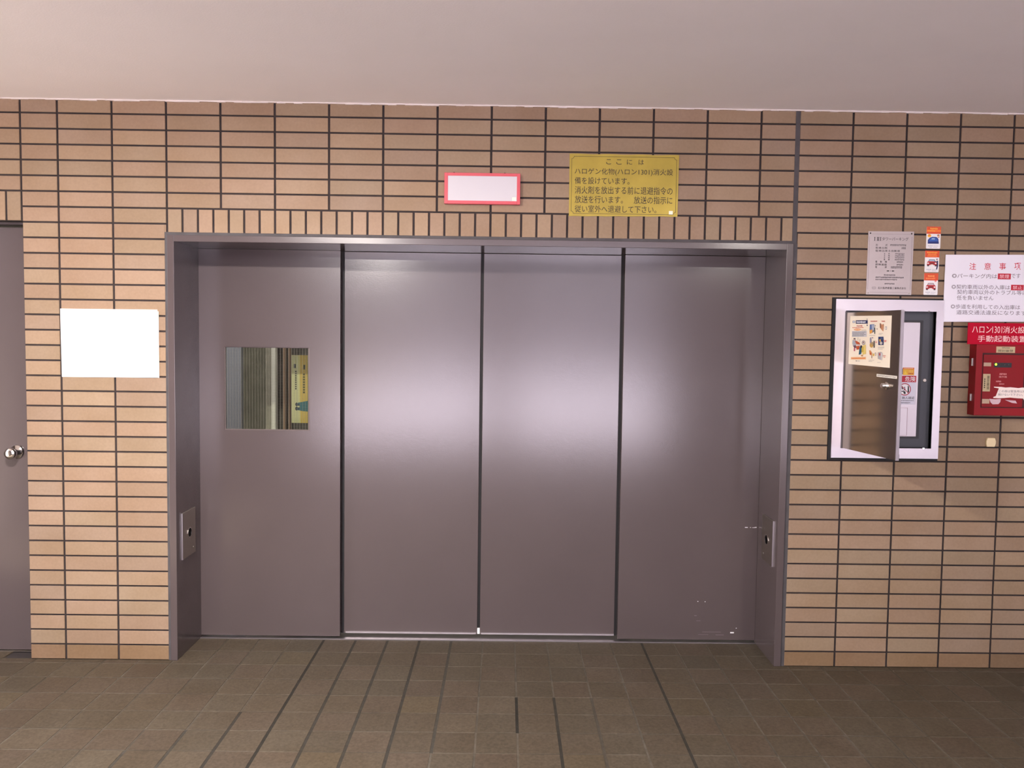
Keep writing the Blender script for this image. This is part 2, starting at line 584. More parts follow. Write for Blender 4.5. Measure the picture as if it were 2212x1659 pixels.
s.box(0.030, 2.711, 0.278, 0.42, 0.0, 0.0015)
s.build('sill_track', M_STEEL, d1)
# window pane, wires, glazing bead
gm = D.materials.new('wired_glass'); gm.use_nodes = True
nt = gm.node_tree; nt.nodes.remove(nt.nodes['Principled BSDF'])
tr = nt.nodes.new('ShaderNodeBsdfTransparent'); tr.inputs['Color'].default_value = (0.84, 0.86, 0.82, 1)
gl = nt.nodes.new('ShaderNodeBsdfGlossy'); gl.inputs['Roughness'].default_value = 0.03; gl.inputs['Color'].default_value = (1, 1, 1, 1)
fr = nt.nodes.new('ShaderNodeFresnel'); fr.inputs['IOR'].default_value = 1.5
mx = nt.nodes.new('ShaderNodeMixShader')
nt.links.new(fr.outputs[0], mx.inputs[0]); nt.links.new(tr.outputs[0], mx.inputs[1]); nt.links.new(gl.outputs[0], mx.inputs[2])
nt.links.new(mx.outputs[0], nt.nodes['Material Output'].inputs['Surface'])
g = MB(); g.box(WIN[0], WIN[1], PY + 0.014, PY + 0.019, WIN[2], WIN[3])
pane = g.build('window_pane', gm, p1)
g = MB()
x = WIN[0] + 0.009
while x < WIN[1]:
    g.box(x, x + 0.0008, PY + 0.0128, PY + 0.0136, WIN[2], WIN[3]); x += 0.0133
z = WIN[2] + 0.006
while z < WIN[3]:
    g.box(WIN[0], WIN[1], PY + 0.0129, PY + 0.0132, z, z + 0.00025); z += 0.0133
g.build('wire_mesh', mat('wire', (0.15, 0.14, 0.105), .6), pane)
g = MB()
for a in subtract([(WIN[0], WIN[1], WIN[2], WIN[3])], [(WIN[0] + .004, WIN[1] - .008, WIN[2] + .004, WIN[3] - .003)]):
    g.box(a[0], a[1], PY + 0.006, PY + 0.0125, a[2], a[3])
g.build('glazing_bead', mat('bead_paint', (0.12, 0.09, 0.085), .4), p1)
# worn paint
sc = MB()
rnd = random.Random(3)
for x, z, wd, h in ((2.655, 0.565, .014, .003), (2.675, 0.5655, .006, .002), (2.692, 0.565, .016, .002), (2.70, .566, .010, .003), (2.600, 0.046, .018, .006), (2.43, .200, .004, .003), (2.465, .199, .004, .003), (2.62, .070, .004, .003), (1.84, 1.40, .012, .002)):
    sc.box(x - wd / 2, x + wd / 2, PY - 0.0004, PY + .001, z, z + h) if x > 2.04 else None
sc.build('paint_chip', M_WHITE, p4)
sc = MB()
for x, z, wd, h in ((2.50, .050, .09, .0025), (2.46, .037, .05, .002), (2.54, .036, .04, .003), (2.435, .105, .02, .002), (2.42, .13, .012, .003)):
    sc.box(x - wd / 2, x + wd / 2, PY - 0.0003, PY + .001, z, z + h)
sc.build('scuff_mark', mat('scuff', (0.13, 0.10, 0.11), .6), p4)

# steel sensor plates on the jambs
def sensor_plate(xf, sgn, y0, y1, z0, z1, hy, hz, label):
    t = thing('sensor_plate', (xf, (y0 + y1) / 2, z0), label, 'sensor plate', 'sensor plates on the door jambs')
    m = MB(); m.box(xf, xf + sgn * 0.005, y0, y1, z0, z1); m.build('plate', M_STEEL2, t, bevel=0.0008)
    m = MB(); m.box(xf, xf + sgn * 0.0062, y0 - 0.003, y0, z0, z1); m.build('front_edge', M_STEEL, t)
    m = MB(); m.lathe((xf + sgn * 0.005, hy, hz), (sgn, 0, 0), [(0, 0.0235), (0.002, 0.0235), (0.002, 0.020), (0.0004, 0.020), (0.0003, 0.0)]); 
    r = m.build('lens_ring', M_CHROME, t)
    m = MB(); m.lathe((xf + sgn * 0.005, hy, hz), (sgn, 0, 0), [(0.0008, 0.0199), (0.0009, 0.0)]); m.build('lens', M_HOLE, r)
    m = MB(); m.lathe((xf + sgn * 0.005, y1 - .03, z0 + .03), (sgn, 0, 0), [(0, 0.004), (0.001, 0.004), (0.0015, 0)], 12); m.build('screw', M_CHROME, t)
sensor_plate(0.030, 1, 0.055, 0.208, 0.441, 0.653, 0.135, 0.549, 'steel plate with round sensor hole low on the left jamb of the wide door')
sensor_plate(2.711, -1, 0.053, 0.207, 0.440, 0.650, 0.135, 0.545, 'steel plate with round sensor hole low on the right jamb of the wide door')

# ------------------------------------------------------------------ what shows through the small window
M_IN = mat('parking_wall', (0.36, 0.35, 0.275), .7, vary=.25, vscale=9)
r = MB()
r.box(-1.6, 4.4, 2.2, 2.3, 0, 2.6)
r.box(-1.7, -1.6, .42, 2.3, 0, 2.6)
r.box(4.4, 4.5, .42, 2.3, 0, 2.6)
r.box(-1.7, 4.5, .42, 2.3, 2.6, 2.7)
r.box(-1.7, 4.5, .51, 2.3, -.1, 0)
structure(r.build('wall_inside', M_IN), 'dim greenish wall of the parking bay behind the small window', 'wall')
def WX(x, y):   # x across the window opening, carried back along the line of sight to depth y
    return 1.4836 + (x - 1.4836) * (y + 3.6315) / 4.2315
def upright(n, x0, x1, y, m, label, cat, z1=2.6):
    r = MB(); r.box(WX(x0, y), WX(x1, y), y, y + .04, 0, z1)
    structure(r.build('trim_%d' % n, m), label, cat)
upright(4, 0.035, 0.127, 1.30, mat('reflection_board', (0.46, 0.47, 0.56), .5), 'pale bluish panel added as the reflection at the left of the small window', 'panel')  # bluish board stands in for the outdoor reflection on the glass
upright(5, 0.252, 0.281, 1.05, mat('dusty_post', (0.36, 0.33, 0.27), .7, vary=.2, vscale=20), 'dusty grey strip beside the white post behind the small window', 'trim')
upright(6, 0.281, 0.302, 1.02, mat('white_post', (0.80, 0.76, 0.68), .6), 'white upright post behind the small window', 'post')
upright(7, 0.302, 0.560, 1.10, mat('dark_panel', (0.085, 0.075, 0.07), .6, vary=.3, vscale=15), 'dark panel between the white post and the yellow sign', 'panel')
upright(8, 0.341, 0.351, 1.03, mat('rust_rail', (0.30, 0.19, 0.13), .7), 'thicker rusty upright rail behind the small window', 'rail')
upright(9, 0.369, 0.375, 1.03, D.materials['rust_rail'], 'thinner rusty upright rail beside the yellow sign', 'rail')
ys = thing('parking_sign', (0.43, .60, 1.013), 'yellow and cream upright sign seen through the small window', 'sign')
m = MB(); m.box(0.385, 0.468, .60, .604, 1.013, 1.362); m.build('board', ink(200, 196, 150), ys)
mpw = lambda x, y: (0.383 + (x - 1168) / 235 * .083, 1.362 - (y - 328) / 1007 * .349)
its = [((205, 175, 90), [(1285, 330), (1404, 330), (1410, 1335), (1300, 1335)]), ((215, 205, 140), [(1268, 330), (1290, 330), (1304, 1335), (1285, 1335)])]
for k in range(9): its.append(((60, 60, 60), rect(1226, 560 + k * 32, 1246, 582 + k * 32)))
for k in range(8): its.append(((90, 85, 50), rect(1340, 600 + k * 38, 1368, 628 + k * 38)))
its += [((70, 75, 80), rect(1205, 460, 1238, 520)), ((80, 80, 60), rect(1345, 470, 1372, 540))]
its += [((50, 105, 115), [(1262, 1035), (1340, 1020), (1409, 1005), (1409, 1165), (1340, 1160), (1262, 1145), (1290, 1092)]),
        ((40, 50, 65), disc(1248, 1060, 20, 28)), ((40, 50, 65), disc(1248, 1122, 22, 30)), ((45, 70, 82), rect(1250, 1050, 1300, 1080)), ((45, 70, 82), rect(1250, 1105, 1300, 1140))]
printed('artwork', its, ys, .60, mpw)
li = D.lights.new('bay_fill', 'AREA'); li.shape = 'RECTANGLE'; li.size = .12; li.size_y = 1.2; li.energy = 14; li.color = (0.92, 1.0, 0.88)  # added lamp, unseen, brightens what shows through the window
lo = D.objects.new('bay_fill', li); COL.objects.link(lo); lo.location = (0.45, .50, 2.45); lo.rotation_euler = (math.radians(12), 0, math.radians(90))
li.color = (1.0, 0.97, 0.88)

# ------------------------------------------------------------------ door_2: personnel door at the far left
d2 = thing('door_2', (-1.1, 0.09, 0), 'narrow purple-grey steel door at the left edge with a round knob', 'door', kind='structure')
m = MB(); m.box(-1.54, LD_X1 + .002, 0.09, 0.13, 0.006, 1.928); m.build('panel', M_PAINT, d2, bevel=0.0015)
m = MB(); m.box(-1.56, LD_X1 + .004, 0.055, 0.14, 1.936, 1.96); m.box(-1.60, -1.545, .02, .14, 0, 1.95); m.box(LD_X1 + .0005, LD_X1 + .03, .02, .14, 0, 1.95); m.build('frame', mat('dark_paint', (0.10, 0.08, 0.085), .4), d2)
m = MB(); m.box(-1.56, LD_X1, 0.08, 0.14, 0, 0.004); m.build('threshold', M_STEEL2, d2)
kb = MB(); kb.lathe((-0.722, 0.09, 0.920), (-0.02, -1, -0.03), [(0, 0.033), (0.004, 0.033), (0.010, 0.029), (0.014, 0.014), (0.030, 0.012), (0.034, 0.016), (0.044, 0.026), (0.056, 0.0265), (0.063, 0.022), (0.065, 0.010), (0.0652, 0)], 40)
kb.build('knob', M_CHROME, d2, smooth=True, label='round satin steel knob')

# ------------------------------------------------------------------ signs over the door
# blank white board at left
t = thing('wall_sign', (-0.256, -0.004, 1.267), 'blank white board on the tiles between the narrow and wide doors', 'sign')
m = MB(); m.prism([(-0.468, 1.566), (-0.465, 1.267), (-0.044, 1.269), (-0.045, 1.567)], -0.004, 0.0); m.build('board', mat('white_card', (0.95, 0.95, 0.95), .4), t)
m = MB(); m.box(-0.0445, -0.039, -0.0035, -0.001, 1.268, 1.560); m.build('clear_edge', mat('film', (0.75, 0.62, 0.55), .25), t)

# red framed white plate
t = thing('framed_sign', (1.373, -0.01, 2.042), 'blank white plate in a red frame above the middle of the wide door', 'sign')
m = MB()
for a in subtract([(1.2085, 1.5375, 2.0425, 2.1755)], [(1.224, 1.523, 2.0565, 2.1625)]):
    m.box(a[0], a[1], -0.022, 0.0, a[2], a[3])
m.build('frame', M_PINKRED, t, bevel=0.001)
m = MB(); m.box(1.2235, 1.5235, -0.0205, -0.002, 2.056, 2.163); m.build('plate', mat('sign_white', (0.60, 0.58, 0.615), .3), t)
m = MB(); m.box(1.503, 1.520, -0.0212, -0.0204, 2.058, 2.073); m.build('corner_label', mat('cream_label', (0.92, 0.88, 0.70), .4), t)
for x in (1.25, 1.47):
    m = MB(); m.lathe((x, -0.012, 2.1755), (0, 0, 1), [(0, .004), (.003, .004), (.0035, 0)], 10); m.build('screw', M_BLACK, t)

# gold notice
t = thing('gas_notice', (1.99, -0.003, 2.0), 'gold sheet notice in Japanese about halon fire gas above the wide door', 'sign')
m = MB()
nx = 24
top = [(1.751 + (2.228 - 1.751) * k / nx, 2.2675 + .0012 * math.sin(k * .9)) for k in range(nx + 1)]
bot = [(1.752 + (2.227 - 1.752) * k / nx, 1.999 + .004 * k / nx + .0008 * math.sin(k * 1.3)) for k in range(nx + 1)]
m.prism(top[::-1] + bot, -0.003, 0.0)
m.build('sheet', M_BRASS, t)
Y = -0.0036
def text_line(body, x0, x1, z0, z1, y, m_, parent, bold=.003):
    q_ = MB(); put_text(q_, body, x0, x1, z0, z1, y, bold); return q_.build('text_line', m_, parent)
GI = ink(48, 40, 20)
m = MB()
for ch, xa, xb in zip('ここには', (1.911, 1.955, 2.001, 2.052), (1.932, 1.978, 2.024, 2.075)):
    put_text(m, ch, xa, xb, 2.2245, 2.246, Y, .004)
m.build('text_line', GI, t)
text_line('ハロゲン化物(ハロン1301)消火設', 1.774, 2.203, 2.176, 2.207, Y, GI, t)
text_line('備を設けています。', 1.775, 2.014, 2.138, 2.168, Y, GI, t)
text_line('消火剤を放出する前に退避指令の', 1.776, 2.203, 2.096, 2.129, Y, GI, t)
text_line('放送を行います。　放送の指示に', 1.777, 2.203, 2.056, 2.088, Y, GI, t)
text_line('従い室外へ退避して下さい。', 1.777, 2.134, 2.016, 2.047, Y, GI, t)
m = MB()
bx0, bx1, bz0, bz1, q, lw = 1.760, 2.219, 2.010, 2.258, 0.012, 0.0016
for a in ((bx0 + q, bx1 - q, bz0, bz0 + lw), (bx0 + q, bx1 - q, bz1 - lw, bz1), (bx0, bx0 + lw, bz0 + q, bz1 - q), (bx1 - lw, bx1, bz0 + q, bz1 - q)):
    m.box(a[0], a[1], Y, Y + .0008, a[2], a[3])
for cx, cz, s0 in ((bx0, bz0, 0), (bx1, bz0, PI / 2), (bx1, bz1, PI), (bx0, bz1, 1.5 * PI)):
    pts = [(cx + q * math.cos(s0 + PI / 2 * j / 6), cz + q * math.sin(s0 + PI / 2 * j / 6)) for j in range(7)]
    pin = [(cx + (q - lw) * math.cos(s0 + PI / 2 * j / 6), cz + (q - lw) * math.sin(s0 + PI / 2 * j / 6)) for j in range(7)]
    for j in range(6):
        m.prism([pts[j], pts[j + 1], pin[j + 1], pin[j]], Y, Y + .0008)
m.build('border_line', ink(60, 50, 25), t)
m = MB(); m.box(2.189, 2.206, Y - .0004, Y + .0004, 2.012, 2.027); m.build('corner_label', D.materials['cream_label'], t)

# ------------------------------------------------------------------ right-hand group
# steel name plate
t = thing('name_plate', (3.167, -0.002, 1.676), 'grey metal plate of black print screwed to tiles above the control cabinet', 'sign')
m = MB(); m.prism([(3.068, 1.952), (3.067, 1.676), (3.267, 1.676), (3.269, 1.953)], -0.0022, 0.0)
m.build('plate', mat('anodised_plate', (0.50, 0.44, 0.43), .42, metal=.55), t)
Y = -0.0027
rnd = random.Random(5)
m = MB()
def bar(x0, x1, z0, z1): m.poly([(x0, Y, z0), (x1, Y, z0), (x1, Y, z1), (x0, Y, z1)])
for xa in (3.0965, 3.1085, 3.1140, 3.1225):      # slab-serif maker's initials
    bar(xa - .0013, xa + .0013, 1.9125, 1.9255)
    for za in (1.911, 1.9255): bar(xa - .0026, xa + .0026, za, za + .0015)
bar(3.1098, 3.1127, 1.9175, 1.9190)
put_text(m, 'タワーパーキング', 3.129, 3.245, 1.912, 1.927, Y, .015)
def gl_(s, x0, x1, z0, z1, b=.02): put_text(m, s, x0, x1, z0, z1, Y, b)
gl_('形', 3.102, 3.112, 1.888, 1.897); gl_('式', 3.144, 3.154, 1.888, 1.897)
gl_('駐車台数', 3.102, 3.154, 1.8755, 1.8845)
gl_('駐車出来る自動車', 3.102, 3.210, 1.863, 1.872)
for k, s_ in enumerate(('全長', '全幅', '全高', '重量')):
    z = 1.852 - k * .0085
    gl_(s_[0], 3.139, 3.1455, z, z + .0065); gl_(s_[1], 3.1585, 3.165, z, z + .0065)
    strokes(m, 3.188, 3.230, z, z + .006, Y, 9, rnd)
gl_('電', 3.103, 3.111, 1.815, 1.824); gl_('動', 3.124, 3.132, 1.815, 1.824); gl_('機', 3.145, 3.154, 1.815, 1.824)
gl_('昇降速度', 3.103, 3.154, 1.803, 1.812)
gl_('電', 3.103, 3.111, 1.792, 1.801); gl_('源', 3.145, 3.154, 1.792, 1.801)
strokes(m, 3.165, 3.236, 1.889, 1.897, Y, 14, rnd)
strokes(m, 3.216, 3.235, 1.876, 1.884, Y, 3, rnd)
strokes(m, 3.197, 3.226, 1.816, 1.823, Y, 6, rnd)
strokes(m, 3.197, 3.226, 1.804, 1.811, Y, 6, rnd)
strokes(m, 3.172, 3.222, 1.791, 1.801, Y, 10, rnd)
strokes(m, 3.142, 3.193, 1.758, 1.765, Y, 8, rnd)
strokes(m, 3.106, 3.231, 1.748, 1.755, Y, 22, rnd)
strokes(m, 3.106, 3.202, 1.739, 1.745, Y, 17, rnd)
strokes(m, 3.147, 3.191, 1.721, 1.727, Y, 8, rnd)
put_text(m, '石川島播磨重工業株式会社', 3.118, 3.243, 1.700, 1.710, Y, .01)
# maker's roundel and ornament
for a0 in range(24):
    a, b = 2 * PI * a0 / 24, 2 * PI * (a0 + 1) / 24
    m.poly([(3.101 + .009 * math.cos(a), Y, 1.705 + .006 * math.sin(a)), (3.101 + .009 * math.cos(b), Y, 1.705 + .006 * math.sin(b)), (3.101 + .0082 * math.cos(b), Y, 1.705 + .0053 * math.sin(b)), (3.101 + .0082 * math.cos(a), Y, 1.705 + .0053 * math.sin(a))])
put_text(m, 'IHI', 3.096, 3.106, 1.7035, 1.7065, Y, .02)
m.poly([(3.152, Y, 1.780), (3.160, Y, 1.7825), (3.167, Y, 1.7805), (3.167, Y, 1.7795), (3.160, Y, 1.7772)])
m.poly([(3.190, Y, 1.780), (3.182, Y, 1.7825), (3.175, Y, 1.7805), (3.175, Y, 1.7795), (3.182, Y, 1.7772)])
m.poly([(x, Y, z) for x, z in [(3.171 + .0016 * math.cos(a), 1.780 + .0016 * math.sin(a)) for a in [2 * PI * k / 10 for k in range(10)]]])
m.build('lettering', ink(38, 34, 36), t)
m = MB()
for a in ((3.083, 3.254, 1.9405, 1.9412), (3.083, 3.252, 1.6855, 1.6862), (3.0735, 3.0742, 1.698, 1.930), (3.2605, 3.2612, 1.698, 1.930)): m.box(a[0], a[1], Y, Y + .0004, a[2], a[3])
m.build('border_line', ink(110, 100, 102), t)
for x, z in ((3.077, 1.9435), (3.2585, 1.9435), (3.257, 1.684), (3.076, 1.683)):
    m = MB(); m.lathe((x, -0.0022, z), (0, -1, 0), [(0, .0035), (.0012, .0032), (.0018, 0)], 12); m.build('screw', mat('dark_screw', (0.07, 0.06, 0.06), .4, metal=.6) if z > 1.8 else M_STEEL2, t)

# three stickers
def sticker(x0, x1, z0, z1, zs, label, art, head):
    t = thing('warning_sticker', ((x0 + x1) / 2, -0.0012, z0), label, 'sticker', 'orange headed stickers beside the name plate')
    rr = .004
    pts = []
    for cx, cz, s0 in ((x0 + rr, z0 + rr, PI), (x1 - rr, z0 + rr, 1.5 * PI), (x1 - rr, z1 - rr, 0), (x0 + rr, z1 - rr, PI / 2)):
        pts += [(cx + rr * math.cos(s0 + PI / 2 * j / 4), cz + rr * math.sin(s0 + PI / 2 * j / 4)) for j in range(5)]
    m = MB(); m.prism(pts, -0.0012, 0.0); m.build('sheet', ink(240, 238, 238), t)
    m = MB(); m.box(x0, x1, -0.0016, -0.0010, zs, z1); m.build('header', ink(222, 84, 44), t)
    mp = lambda x, y: (x0 + x / 100 * (x1 - x0), z1 - y / 160 * (z1 - z0))
    printed('picture', head + art, t, -0.0016, mp)
def glyphs(c, x0, x1, y0, y1, n, seed=1):
    r = random.Random(seed); out = []
    w_ = (x1 - x0) / n
    for k in range(n):
        a = x0 + k * w_
        out.append((c, rect(a + .1 * w_, y0 + r.uniform(0, .2) * (y1 - y0), a + .82 * w_, y1 - r.uniform(0, .2) * (y1 - y0))))
    return out
foot = glyphs((150, 150, 175), 12, 45, 138, 143, 5) + glyphs((190, 190, 200), 50, 85, 138, 143, 6, 2) + glyphs((180, 180, 190), 22, 40, 149, 153, 3) + glyphs((185, 185, 195), 50, 78, 149, 153, 5)
YL = (245, 170, 60)
def front_car(c, dk, gl, oy=0):
    return [(dk, [(22, 90 + oy), (30, 72 + oy), (68, 72 + oy), (77, 90 + oy)]), (gl, [(28, 88 + oy), (33, 76 + oy), (65, 76 + oy), (71, 88 + oy)]),
            (c, [(16, 92 + oy), (24, 87 + oy), (76, 87 + oy), (83, 92 + oy), (85, 116 + oy), (14, 116 + oy)]), ((235, 235, 235), disc(23, 102 + oy, 6, 5)), ((235, 235, 235), disc(76, 102 + oy, 6, 5)),
            ((120, 30, 35), rect(36, 97 + oy, 64, 107 + oy)), ((70, 40, 50), rect(16, 114 + oy, 30, 124 + oy)), ((70, 40, 50), rect(70, 114 + oy, 84, 124 + oy)), ((235, 225, 215), rect(40, 110 + oy, 60, 116 + oy))]
art1 = [((245, 185, 60), disc(20, 66, 13, 12)), ((225, 130, 50), disc(20, 62, 8, 5)), ((150, 90, 60), [(74, 58), (90, 56), (92, 78), (80, 80)]), ((235, 190, 150), disc(84, 70, 6, 6)),
        ((38, 60, 130), [(10, 98), (22, 82), (40, 74), (70, 75), (84, 88), (88, 122), (10, 124)]), ((55, 95, 175), [(20, 96), (34, 80), (68, 80), (80, 96), (80, 106), (20, 108)]), ((140, 175, 215), [(34, 94), (40, 82), (58, 82), (60, 94)]), ((30, 45, 110), rect(12, 112, 88, 124))]
sticker(3.3245, 3.387, 1.880, 1.976, 1.9445, 'topmost of three orange headed stickers, with a blue car', art1 + foot, glyphs(YL, 24, 78, 8, 22, 6) + [((240, 120, 40), rect(0, 24, 100, 38))] + glyphs(YL, 8, 60, 26, 36, 7) )
man = [((35, 40, 85), [(82, 76), (92, 74), (94, 112), (88, 140), (80, 140), (84, 110)]), ((35, 40, 85), rect(66, 80, 84, 85)), ((220, 180, 160), disc(84, 68, 5, 6)), ((30, 35, 70), rect(78, 60, 91, 65))]
sticker(3.3220, 3.3845, 1.7775, 1.871, 1.842, 'middle one of three orange headed stickers, with attendant beside a red car', front_car((185, 45, 45), (120, 130, 150), (165, 185, 205), -8) + man + foot, glyphs(YL, 12, 86, 8, 20, 8) + glyphs((250, 150, 70), 20, 80, 24, 33, 8, 4) + glyphs((250, 150, 70), 16, 84, 36, 44, 9, 5))
sticker(3.3215, 3.3835, 1.6775, 1.7725, 1.741, 'lowest of three orange headed stickers, with a red car alone', front_car((185, 45, 50), (130, 110, 120), (200, 185, 190)) + [((235, 130, 130), disc(82, 58, 8, 5))] + foot, glyphs((250, 160, 90), 26, 74, 14, 28, 5) + glyphs((250, 150, 80), 12, 80, 33, 44, 8, 4))

# white rules notice (runs out of the frame at right)
t = thing('rules_notice', (3.63, -0.006, 1.560), 'white notice with red heading and grey Japanese text above the red box', 'notice')
m = MB(); m.prism([(3.4100, 1.854), (3.4085, 1.560), (3.878, 1.566), (3.880, 1.860)], -0.0075, -0.005); m.build('sheet', M_PAPER, t)
m = MB(); m.prism([(3.44, 1.82), (3.44, 1.60), (3.84, 1.60), (3.84, 1.82)], -0.005, 0.0); m.build('backing_pad', M_WHITE, t)
Y = -0.0081
for k, ch in enumerate('注意事項'):
    m = MB(); put_text(m, ch, 3.5155 + k * .0660, 3.5450 + k * .0660, 1.790 + k * .001, 1.8195 + k * .001, Y, .0035)
    m.build('heading_character', ink(205, 40, 62), t)
def nt_(s, x0, x1, z): text_line(s, x0, x1, z - .010, z + .010, Y, ink(118, 108, 118), t, 0)
nt_('◎パーキング内は', 3.441, 3.640, 1.7625); nt_('です', 3.702, 3.743, 1.7655)
nt_('◎契約車両以外の入庫は', 3.441, 3.699, 1.7145); nt_('です', 3.762, 3.805, 1.717)
nt_('契約車両以外のトラブル等は責', 3.466, 3.800, 1.692)
nt_('任を負いません', 3.466, 3.628, 1.667)
nt_('◎歩道を利用しての入出庫は', 3.441, 3.748, 1.628)
nt_('道路交通法違反になります', 3.467, 3.776, 1.603)
for x0, x1, z0, z1, s_ in ((3.6435, 3.7005, 1.750, 1.775, '禁煙'), (3.7040, 3.7600, 1.7025, 1.7265, '禁止')):
    m = MB(); m.box(x0, x1, Y - .0002, Y + .0006, z0, z1); b_ = m.build('red_patch', ink(196, 26, 52), t)
    m = MB(); put_text(m, s_, x0 + .007, x1 - .007, z0 + .004, z1 - .004, Y - .0005, .01); m.build('lettering', ink(245, 200, 210), b_)

# red title plate over the red box
t = thing('title_plate', (3.62, -0.055, 1.463), 'red plate with two lines of white Japanese letters atop the red box', 'sign')
m = MB(); m.box(3.4925, 3.785, -0.0605, -0.056, 1.463, 1.5565); m.build('plate', mat('plate_red', (0.46, 0.004, 0.026), .5, spec=.1), t, bevel=.0006)
Y = -0.0612
m = MB()
put_text(m, 'ハロン', 3.510, 3.595, 1.513, 1.5415, Y, .01)
put_text(m, '1301', 3.598, 3.641, 1.513, 1.5415, Y, .0)
put_text(m, '消火設備', 3.645, 3.772, 1.513, 1.5425, Y, .01)
put_text(m, '手動起動装置', 3.536, 3.750, 1.474, 1.502, Y, .02)
m.build('lettering', ink(250, 205, 205), t)

# red release box
t = thing('fire_box', (3.66, 0, 1.152), 'red metal release box on tiles at the right edge below the title plate', 'box')
BX0, BX1, BZ0, BZ1, BF = 3.537, 3.795, 1.152, 1.535, -0.055
m = MB(); m.box(BX0, BX1, BF, 0.0, BZ0, BZ1); m.build('body', M_RED, t, bevel=.002)
m = MB(); m.box(3.564, 3.770, BF - .0005, BF + .002, 1.186, 1.426); m.build('door_gap', mat('red_shadow_gap', (0.06, 0.012, 0.012), .7), t)  # dark red sheet painted as the shadow around the raised door
m = MB(); m.box(3.567, 3.746, BF - .0040, BF + .001, 1.190, 1.4185); dr = m.build('door', M_REDD, t, bevel=.001)
m = MB(); m.box(3.613, 3.690, BF - .0052, BF - .003, 1.3635, 1.384); ib = m.build('indicator_bar', M_BLACK, dr, label='black indicator strip with one lit lamp')
for k in range(4):
    m = MB(); m.lathe((3.6215 + .019 * k, BF - .0052, 1.3765), (0, -1, 0), [(0, .0052 if k == 0 else .0035), (.0012, .0045 if k == 0 else .003), (.002, 0)], 14)
    m.build('led', emit('led_green', (0.55, 1.0, 0.05), 1.6) if k == 0 else mat('led_off', (0.05, 0.045, 0.04), .3), dr) 
m = MB()
strokes(m, 3.639, 3.671, 1.3305, 1.339, BF - .0046, 5, rnd)
put_text(m, '操作箱', 3.637, 3.672, 1.3185, 1.327, BF - .0046, .02)
strokes(m, 3.625, 3.648, 1.299, 1.306, BF - .0046, 5, rnd)
strokes(m, 3.640, 3.662, 1.288, 1.294, BF - .0046, 5, rnd)
m.build('lettering', ink(228, 150, 150), dr)
for z0, z1 in ((1.368, 1.384), (1.205, 1.225)):
    m = MB(); m.box(3.568, 3.600, BF - .0055, BF - .003, z0, z1); m.build('tape', mat('old_tape', (0.50, 0.34, 0.22), .3), dr)
for z0, z1 in ((1.368, 1.402), (1.214, 1.245)):
    m = MB(); m.box(BX0 - .006, BX0 + .001, -.034, -.026, z0, z1); m.build('hinge', M_STEEL, t, bevel=.001)
for nm, a, rot in (('seal_label', (3.623, 3.705, 1.4275, 1.4545), False), ('seal_label', (3.568, 3.600, 1.258, 1.3345), True)):
    m = MB(); m.box(a[0], a[1], BF - (.0009 if not rot else .0049), BF - (.0 if not rot else .0038), a[2], a[3]); lb = m.build(nm, ink(196, 176, 138), t)
    m = MB()
    yy = BF - (.0013 if not rot else .0053)
    if not rot:
        put_text(m, '開封厳禁', a[0] + .008, a[1] - .008, a[2] + .003, a[2] + .014, yy, .02); strokes(m, a[0] + .024, a[1] - .024, a[3] - .008, a[3] - .003, yy, 7, rnd)
    else:
        put_text(m, '開封厳禁', a[1] - .015, a[1] - .004, a[2] + .008, a[3] - .008, yy, .02, rot=True)
        for q_ in range(5): m.poly([(a[0] + .005, yy, a[3] - .02 - q_ * .009), (a[0] + .010, yy, a[3] - .02 - q_ * .009), (a[0] + .010, yy, a[3] - .026 - q_ * .009), (a[0] + .005, yy, a[3] - .026 - q_ * .009)])
    m.build('lettering', ink(70, 58, 40), lb)
# torn sheet stuck across the door
t = thing('torn_paper', (3.69, BF - .005, 1.222), 'torn white paper strip with two lines of text stuck across the red box', 'paper')
pts = [(3.617, 1.279), (3.650, 1.2785), (3.668, 1.2760), (3.690, 1.2775), (3.725, 1.2745), (3.742, 1.2770), (3.786, 1.274), (3.786, 1.222), (3.752, 1.2215), (3.747, 1.229), (3.720, 1.230), (3.690, 1.2325), (3.640, 1.2285), (3.6165, 1.2295), (3.617, 1.2345), (3.627, 1.238), (3.639, 1.272), (3.618, 1.2755)]
m = MB(); m.prism(pts, BF - .0056, BF - .0048); m.build('sheet', ink(246, 232, 224), t)
m = MB()
put_text(m, 'この扉は緊急時以外', 3.639, 3.757, 1.2545, 1.2655, BF - .0060, .0)
put_text(m, '開けないで下さい。', 3.637, 3.745, 1.2400, 1.2500, BF - .0060, .0)
m.build('lettering', ink(110, 95, 98), t)
m = MB(); m.prism([(3.600, 1.226), (3.625, 1.224), (3.650, 1.226), (3.648, 1.212), (3.640, 1.203), (3.615, 1.202), (3.606, 1.210)], BF - .0049, BF - .0041); m.prism([(3.668, 1.222), (3.715, 1.219), (3.722, 1.207), (3.700, 1.209)], BF - .0047, BF - .0041)
m.build('tape_residue', mat('tape_film', (0.62, 0.42, 0.46), .25), t)

# small cream cap
t = MB()
pts = [(3.628, 1.0085), (3.662, 1.0085), (3.6665, 1.022), (3.6670, 1.034), (3.662, 1.0485), (3.629, 1.0485), (3.6245, 1.036), (3.6240, 1.024)]
t.prism(pts, -0.012, 0.0)
tag(t.build('wall_fixture', M_CREAM, bevel=.002), 'small cream plastic fitting on the tiles under the red box', 'fitting')

